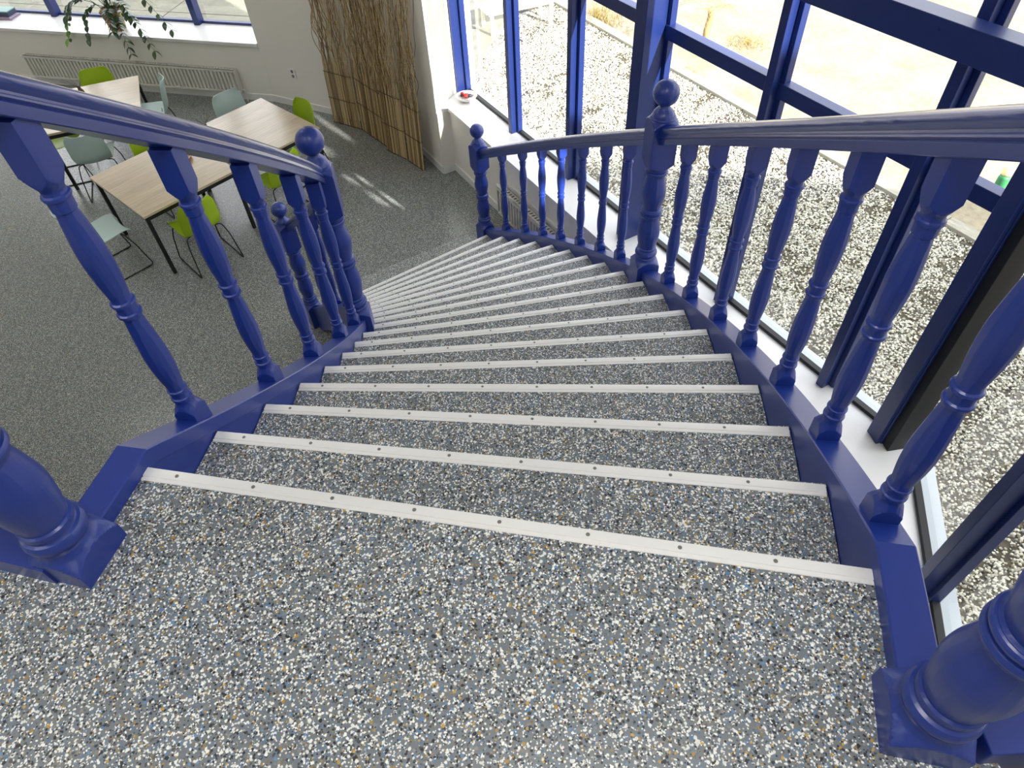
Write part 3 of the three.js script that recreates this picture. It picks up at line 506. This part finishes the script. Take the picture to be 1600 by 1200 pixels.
{
  const [bx, bz] = onW(-2.23, -0.17), g = thing('potted_plant', 'trailing plant in a square wicker basket on the left sill', 'plant', [bx, SILL, bz], W_TURN + 0.5);
  // woven basket: rows of strands that bulge in and out between stakes
  const H = 0.26, rows = 13, seg = 72, pos = [], idx = [];
  for (let j = 0; j <= rows * 4; j++) { const t = j / (rows * 4), half = 0.088 + 0.04 * t, rowN = Math.floor(j / 4), bul = Math.sin((j % 4) / 4 * Math.PI); for (let i = 0; i < seg; i++) { const f = i / seg * 6.2832, sq = half / Math.max(Math.abs(Math.cos(f)), Math.abs(Math.sin(f))), r = Math.min(sq, half * 1.27) + 0.006 * bul * (0.55 + 0.45 * Math.sin(f * 18 + (rowN % 2) * Math.PI)); pos.push(Math.cos(f) * r, t * H, Math.sin(f) * r); } }
  for (let j = 0; j < rows * 4; j++) for (let i = 0; i < seg; i++) { const a = j * seg + i, b = j * seg + (i + 1) % seg; idx.push(a, a + seg, b, b, a + seg, b + seg); }
  const bot = pos.length / 3; pos.push(0, 0, 0); for (let i = 0; i < seg; i++) idx.push(bot, i, (i + 1) % seg);
  const bg = new THREE.BufferGeometry(); bg.setAttribute('position', new THREE.Float32BufferAttribute(pos, 3)); bg.setIndex(idx); bg.computeVertexNormals();
  part('basket', bg, new THREE.MeshStandardMaterial({ color: 0xa58a5c, roughness: 0.8, side: THREE.DoubleSide }), g);
  const rimP = []; for (let i = 0; i <= 48; i++) { const f = i / 48 * 6.2832, h = 0.13, r = Math.min(h / Math.max(Math.abs(Math.cos(f)), Math.abs(Math.sin(f))), h * 1.27); rimP.push(V(Math.cos(f) * r, H, Math.sin(f) * r)); } part('basket_rim', tube(rimP, 0.009, 7), new THREE.MeshStandardMaterial({ color: 0x7a5c38, roughness: 0.8 }), g);
  part('soil', prism([[-0.1, -0.1], [0.1, -0.1], [0.1, 0.1], [-0.1, 0.1]], H - 0.05, H - 0.03), new THREE.MeshStandardMaterial({ color: 0x2b2119, roughness: 1 }), g);
  const inv = -(W_TURN + 0.5);
  const loc = (s, f, y) => { const [x, z] = onW(s, f); const v = V(x - bx, y - SILL, z - bz); return v.applyAxisAngle(V(0, 1, 0), inv); };
  const stems = [ // end along the wall, off it, height; how high the arch rises
    [-2.9, 0.1, 0.74, 1.35], [-2.55, 0.12, 0.76, 1.25], [-1.93, 0.14, 0.6, 1.12], [-1.55, 0.12, 0.66, 1.2], [-1.2, 0.06, 0.93, 1.5], [-2.66, -0.05, 1.34, 1.5], [-1.75, 0.0, 1.4, 1.6], [-2.4, 0.1, 1.6, 1.6], [-2.1, -0.1, 1.75, 1.7], [-2.75, 0.05, 1.5, 1.45], [-2.25, 0.15, 1.45, 1.5], [-2.0, 0.02, 1.5, 1.5], [-2.35, -0.2, 1.7, 1.7], [-2.15, -0.05, 1.65, 1.65], [-2.28, -0.12, 1.55, 1.55], [-2.4, -0.05, 1.45, 1.45], [-2.12, -0.2, 1.5, 1.5], [-1.7, 0.1, 1.05, 1.3], [-2.05, 0.16, 0.9, 1.2], [-2.75, 0.1, 1.0, 1.3]];
  stems.forEach(([s, f, y, arch], i) => {
    const a = V(rr(-0.05, 0.05), H - 0.04, rr(-0.05, 0.05)), e = loc(s, f, y), m1 = a.clone().lerp(e, 0.35).setY(arch - SILL - 0.1), m2 = a.clone().lerp(e, 0.72).setY(THREE.MathUtils.lerp(arch - SILL, e.y, 0.35));
    const c = new THREE.CatmullRomCurve3([a, m1, m2, e]), st = part('stem', tube(c.getPoints(18), 0.0055, 6, (t) => 1 - 0.6 * t), M.leaf[1], g);
    const n = 9; for (let k = 0; k < n; k++) for (const side of [-1, 1]) {
      const t = 0.38 + 0.62 * k / (n - 1), p = c.getPoint(Math.min(t, 1)), d = c.getTangent(Math.min(t, 0.999)), x = d.clone().cross(V(0, 1, 0)).normalize().multiplyScalar(side);
      const l = part('leaf', leafs[(k + i) % 3], i === 0 && k > n - 4 ? M.leafYoung : M.leaf[(k * 2 + i + (side > 0 ? 1 : 0)) % 3], st); l.position.copy(p);
      const dir = x.multiplyScalar(0.8).addScaledVector(d, 0.75).add(V(rr(-0.2, 0.2), rr(-0.15, 0.25), rr(-0.2, 0.2))).normalize(); l.quaternion.setFromRotationMatrix(new THREE.Matrix4().lookAt(dir, V(0, 0, 0), V(0, 1, 0)));
    }
  });
}
function book(label, s, f, y, w, d, h, cover, turn) {
  const [x, z] = onW(s, f), g = thing('book', label, 'book', [x, y, z], W_TURN + turn);
  part('pages', box(-w / 2 + 0.003, w / 2 - 0.004, 0.002, h - 0.002, -d / 2 + 0.004, d / 2 - 0.004), M.white, g);
  const cm = new THREE.MeshStandardMaterial({ color: cover, roughness: 0.5 }); part('cover', merge([box(-w / 2, w / 2, 0, 0.002, -d / 2, d / 2), box(-w / 2, w / 2, h - 0.002, h, -d / 2, d / 2), box(-w / 2, -w / 2 + 0.003, 0, h, -d / 2, d / 2)]), cm, g);
}
book('purple magazine lowest of the stack on the left sill', -4.22, -0.32, SILL, 0.3, 0.22, 0.012, 0x8b6f90, 0.1);
book('lilac magazine in the middle of the stack on the left sill', -4.24, -0.34, SILL + 0.012, 0.28, 0.2, 0.014, 0xa89ab4, 0.02);
{ const [x, z] = onW(-4.27, -0.36), g = thing('storage_box', 'teal-lidded dark box on top of the magazines', 'box', [x, SILL + 0.026, z], W_TURN + 0.05); part('box_body', box(-0.13, 0.13, 0, 0.06, -0.09, 0.09, 0.004), new THREE.MeshStandardMaterial({ color: 0x3c4660, roughness: 0.5 }), g); part('lid', box(-0.134, 0.134, 0.06, 0.075, -0.094, 0.094, 0.005), new THREE.MeshStandardMaterial({ color: 0x84aaa6, roughness: 0.5 }), g); }
{
  const g = thing('dish', 'white dish holding red and dark trinkets on the sunlit sill', 'dish', [-0.31, SILL, -7.7]);
  part('bowl', new THREE.LatheGeometry([[0, 0], [0.07, 0], [0.1, 0.02], [0.125, 0.05], [0.121, 0.051], [0.095, 0.025], [0, 0.012]].map(([x, y]) => new THREE.Vector2(x, y)), 36), M.white, g);
  const reds = [0xb02326, 0x8f1c22, 0x333a48, 0xc24a38, 0x494040]; for (let i = 0; i < 14; i++) { const q = new THREE.IcosahedronGeometry(rr(0.014, 0.026), 1); q.scale(1, rr(0.5, 0.9), rr(0.7, 1.2)); const m = part('trinket', q, new THREE.MeshStandardMaterial({ color: reds[i % 5], roughness: 0.5 }), g); const a = rnd() * 6.28, r = rr(0, 0.07); m.position.set(Math.cos(a) * r, 0.03 + rr(0, 0.03), Math.sin(a) * r); }
}

// ---------------------------------------------------------------- outside
const sandTex = noiseTex(512, (u, v) => { const n = fbm(u * 6, v * 6, 5, 5), f = fbm(u * 60, v * 60, 8, 3), s = 1 + 0.3 * n + 0.22 * f; return [140 * s, 132 * s, 112 * s]; }, 1 / 4);
M.sand = new THREE.MeshStandardMaterial({ map: sandTex, roughness: 0.95 });
M.concrete = new THREE.MeshStandardMaterial({ map: noiseTex(512, (u, v) => { const s = 1 + 0.25 * fbm(u * 8, v * 8, 12, 5) + 0.1 * fbm(u * 90, v * 90, 2, 2); return [146 * s, 144 * s, 132 * s]; }, 1 / 2), roughness: 0.9 });
solo('ground', metreUV(box(-60, 60, -0.5, -0.06, -80, 40)), M.sand, 'bright sandy ground outside the glazing', 'ground', null, 'structure');
const soil = new THREE.MeshStandardMaterial({ map: noiseTex(256, (u, v) => { const s = 1 + 0.5 * fbm(u * 20, v * 20, 6, 4); return [74 * s, 68 * s, 54 * s]; }, 1), roughness: 1 });
const bed = [onA(-6, -0.12), onA(5.0, -0.12), onK(0.1, -0.12), onK(2.8, -0.12), onA(8.6, -3.42), onA(-6, -3.42)];
solo('ground_bed', metreUV(prism(bed, -0.06, -0.02)), soil, 'dark soil of the gravel bed along the glazing', 'ground', null, 'structure');
{
  const g = thing('curb', 'pale concrete curb edging the gravel bed', 'curb', [A0[0], 0, A0[1]], A_TURN, null, 'structure');
  for (let x = -6; x < 8; x += 1) part('curb_stone', box(x, x + 0.99, -0.06, 0.03, -3.58, -3.42, 0.008), M.concrete, g);
  const st = []; for (let v = 0; v < 3; v++) { const q = new THREE.IcosahedronGeometry(1, 0); const p = q.attributes.position; const map = {}; for (let i = 0; i < p.count; i++) { const key = [p.getX(i), p.getY(i), p.getZ(i)].map((t) => t.toFixed(3)).join(); const k = map[key] ??= rr(0.75, 1.2); p.setXYZ(i, p.getX(i) * k, p.getY(i) * k * 0.7, p.getZ(i) * k); } q.computeVertexNormals(); st.push(q); }
  const mat = new THREE.MeshStandardMaterial({ color: 0xffffff, roughness: 0.85 }), spots = [];
  const inside = (x, z) => { const s = (x - A0[0]) * AD[0] + (z - A0[1]) * AD[1], f = (x - A0[0]) * AN[0] + (z - A0[1]) * AN[1], s2 = (x - K0[0]) * KD[0] + (z - K0[1]) * KD[1], f2 = (x - K0[0]) * KN[0] + (z - K0[1]) * KN[1]; return f > -3.42 && s > -5 && s < 8.3 && (s < 4.9 ? f < -0.2 : f2 < -0.2) && (z - WG[1]) * 0.961 - (x - WG[0]) * 0.276 < -0.05; };
  let tries = 0; while (spots.length < 170000 && tries++ < 500000) { const s = rr(-4.5, 8.2), f = rr(-3.42, s > 4.9 ? 1.6 : 0), [x, z] = onA(s, f); if (!inside(x, z)) continue; const cl = noise.noise(x * 2.2, z * 2.2, 3) + 0.6 * noise.noise(x * 6, z * 6, 9); if (cl < -0.3 && rnd() < 0.7) continue; spots.push([x, z]); }
  const gv = new THREE.Group(); gv.name = 'gravel'; gv.userData = { label: 'pale angular gravel filling the bed outside the glazing', category: 'gravel', kind: 'stuff' }; scene.add(gv);
  const per = Math.ceil(spots.length / 3), mx = new THREE.Matrix4(), qt = new THREE.Quaternion(), col = new THREE.Color();
  for (let v = 0; v < 3; v++) {
    const sub = spots.slice(v * per, (v + 1) * per), im = new THREE.InstancedMesh(st[v], mat, sub.length); im.name = 'stones'; im.userData.kind = 'stuff'; im.castShadow = im.receiveShadow = true;
    sub.forEach(([x, z], i) => { const r = rr(0.0065, 0.0145); qt.setFromEuler(new THREE.Euler(rr(-0.6, 0.6), rr(0, 6.28), rr(-0.6, 0.6))); mx.compose(V(x, -0.02 + r * rr(0.2, 0.9), z), qt, V(r, r, r)); im.setMatrixAt(i, mx); const t = rnd() < 0.72 ? rr(0.28, 0.66) : rr(0.04, 0.2), w = rr(-0.01, 0.04); col.setRGB(t + w, t + w * 0.5, t * 0.88 - w * 0.6); im.setColorAt(i, col); });
    gv.add(im);
  }
}
{ // paving slabs outside the far left window
  const g = thing('paving', 'large grey concrete paving slabs outside the left window', 'paving', [W0[0], 0, W0[1]], W_TURN, null, 'structure');
  const paved = M.concrete.clone(); paved.color = new THREE.Color().setRGB(0.62, 0.63, 0.58);
  const slab = (x, z) => part('slab', metreUV(box(x + 0.012, x + 1.992, -0.06, 0.0 + rr(-0.003, 0.003), z + 0.008, z + 1.992, 0.006), rr(0, 2), rr(0, 2)), paved, g);
  for (let i = -4; i < 1; i++) for (let j = 0; j < 4; j++) slab(i * 2 + 0.6, -2.75 - j * 2);
}
function frond(base, a, L, droop, w) {
  const gs = []; const n = 9, sp = []; for (let k = 0; k <= n; k++) { const t = k / n; sp.push(V(Math.cos(a) * L * t, 0.28 * L * Math.sin(t * 2.2) - droop * L * t * t, Math.sin(a) * L * t).add(base)); }
  gs.push(tube(sp, 0.006, 5, (t) => 1 - 0.8 * t));
  for (let k = 2; k < n; k++) for (const s of [-1, 1]) { const p = sp[k], e = p.clone().add(V(-Math.sin(a) * s * w, -0.05, Math.cos(a) * s * w)).addScaledVector(sp[k].clone().sub(sp[k - 1]).normalize(), w * 0.7); gs.push(tube([p, p.clone().lerp(e, 0.5).add(V(0, 0.01, 0)), e], 0.006, 4, (t) => 1 - 0.85 * t)); }
  return merge(gs);
}
{
  const g = thing('palm', 'small sun-bleached palm outside beyond the curb', 'palm', [3.2, -0.06, -10.45]);
  const tp = []; for (let k = 0; k <= 10; k++) tp.push(V(0.015 * Math.sin(k), 0.062 * k, 0.01 * Math.cos(k * 1.3))); part('trunk', tube(tp, 0.055, 10, (t) => 1.1 - 0.25 * t), new THREE.MeshStandardMaterial({ color: 0x9a8560, roughness: 1 }), g);
  const fm = new THREE.MeshStandardMaterial({ color: 0xa8a070, roughness: 0.9 }); for (let i = 0; i < 13; i++) part('frond', frond(V(0, 0.6, 0), i / 13 * 6.283 + rr(-0.2, 0.2), rr(0.4, 0.6), rr(0.1, 0.45), 0.12), fm, g);
}
function tuft(label, x, z, r, col, n = 60, h = 0.12) {
  const gs = []; for (let i = 0; i < n; i++) { const a = rnd() * 6.28, q = rr(0, r), b = V(Math.cos(a) * q, 0, Math.sin(a) * q), l = V(rr(-0.08, 0.08), rr(0.4, 1) * h, rr(-0.08, 0.08)); gs.push(tube([b, b.clone().addScaledVector(l, 0.6), b.clone().add(l).add(V(l.x * 0.5, -0.01, l.z * 0.5))], 0.004, 4, (t) => 1 - 0.8 * t)); }
  const m = solo('grass_tuft', merge(gs), new THREE.MeshStandardMaterial({ color: col, roughness: 0.9 }), label, 'grass', null, 'stuff'); m.position.set(x, -0.06, z);
}
tuft('dry grass tuft on the sand right of the small palm', 3.9, -10.6, 0.35, 0x9c8a55, 140);
tuft('dry grass patch on the sand past the slatted bench', 1.75, -11.85, 0.45, 0x837440, 260, 0.22);
tuft('dry weeds growing along the curb below the palm', 2.75, -9.75, 0.2, 0x9a8c58, 60, 0.1);
tuft('small green weed growing in the gravel behind the balusters', 2.47, -6.49, 0.06, 0x86a832, 40, 0.07);
{
  const g = thing('garden_bench', 'white slatted bench outside the far end of the glazing', 'bench', [0.45, -0.06, -11.7], 0.35), m = new THREE.MeshStandardMaterial({ color: 0xd9d4c8, roughness: 0.7 });
  for (let i = 0; i < 8; i++) part('slat', box(-0.6, 0.6, 0.4, 0.425, -0.24 + i * 0.062, -0.195 + i * 0.062, 0.004), m, g);
  for (const x of [-0.5, 0.5]) for (const z of [-0.2, 0.2]) part('leg', box(x - 0.025, x + 0.025, 0, 0.4, z - 0.025, z + 0.025, 0.004), m, g);
  for (const z of [-0.2, 0.2]) part('rail', box(-0.55, 0.55, 0.36, 0.4, z - 0.015, z + 0.015, 0.003), m, g);
}
{
  const g = thing('garden_post', 'short green post with a pale top on the paving outside', 'post', [5.56, -0.06, -6.46]);
  part('shaft', new THREE.LatheGeometry([[0, 0], [0.06, 0], [0.06, 0.2], [0.05, 0.24], [0, 0.24]].map(([x, y]) => new THREE.Vector2(x, y)), 20), new THREE.MeshStandardMaterial({ color: 0x2f7a4a, roughness: 0.5 }), g);
  part('cap', new THREE.LatheGeometry([[0, 0.24], [0.05, 0.24], [0.055, 0.26], [0.05, 0.33], [0, 0.34]].map(([x, y]) => new THREE.Vector2(x, y)), 20), new THREE.MeshStandardMaterial({ color: 0xe6d39a, roughness: 0.5 }), g);
}

renderer.render(scene, camera);
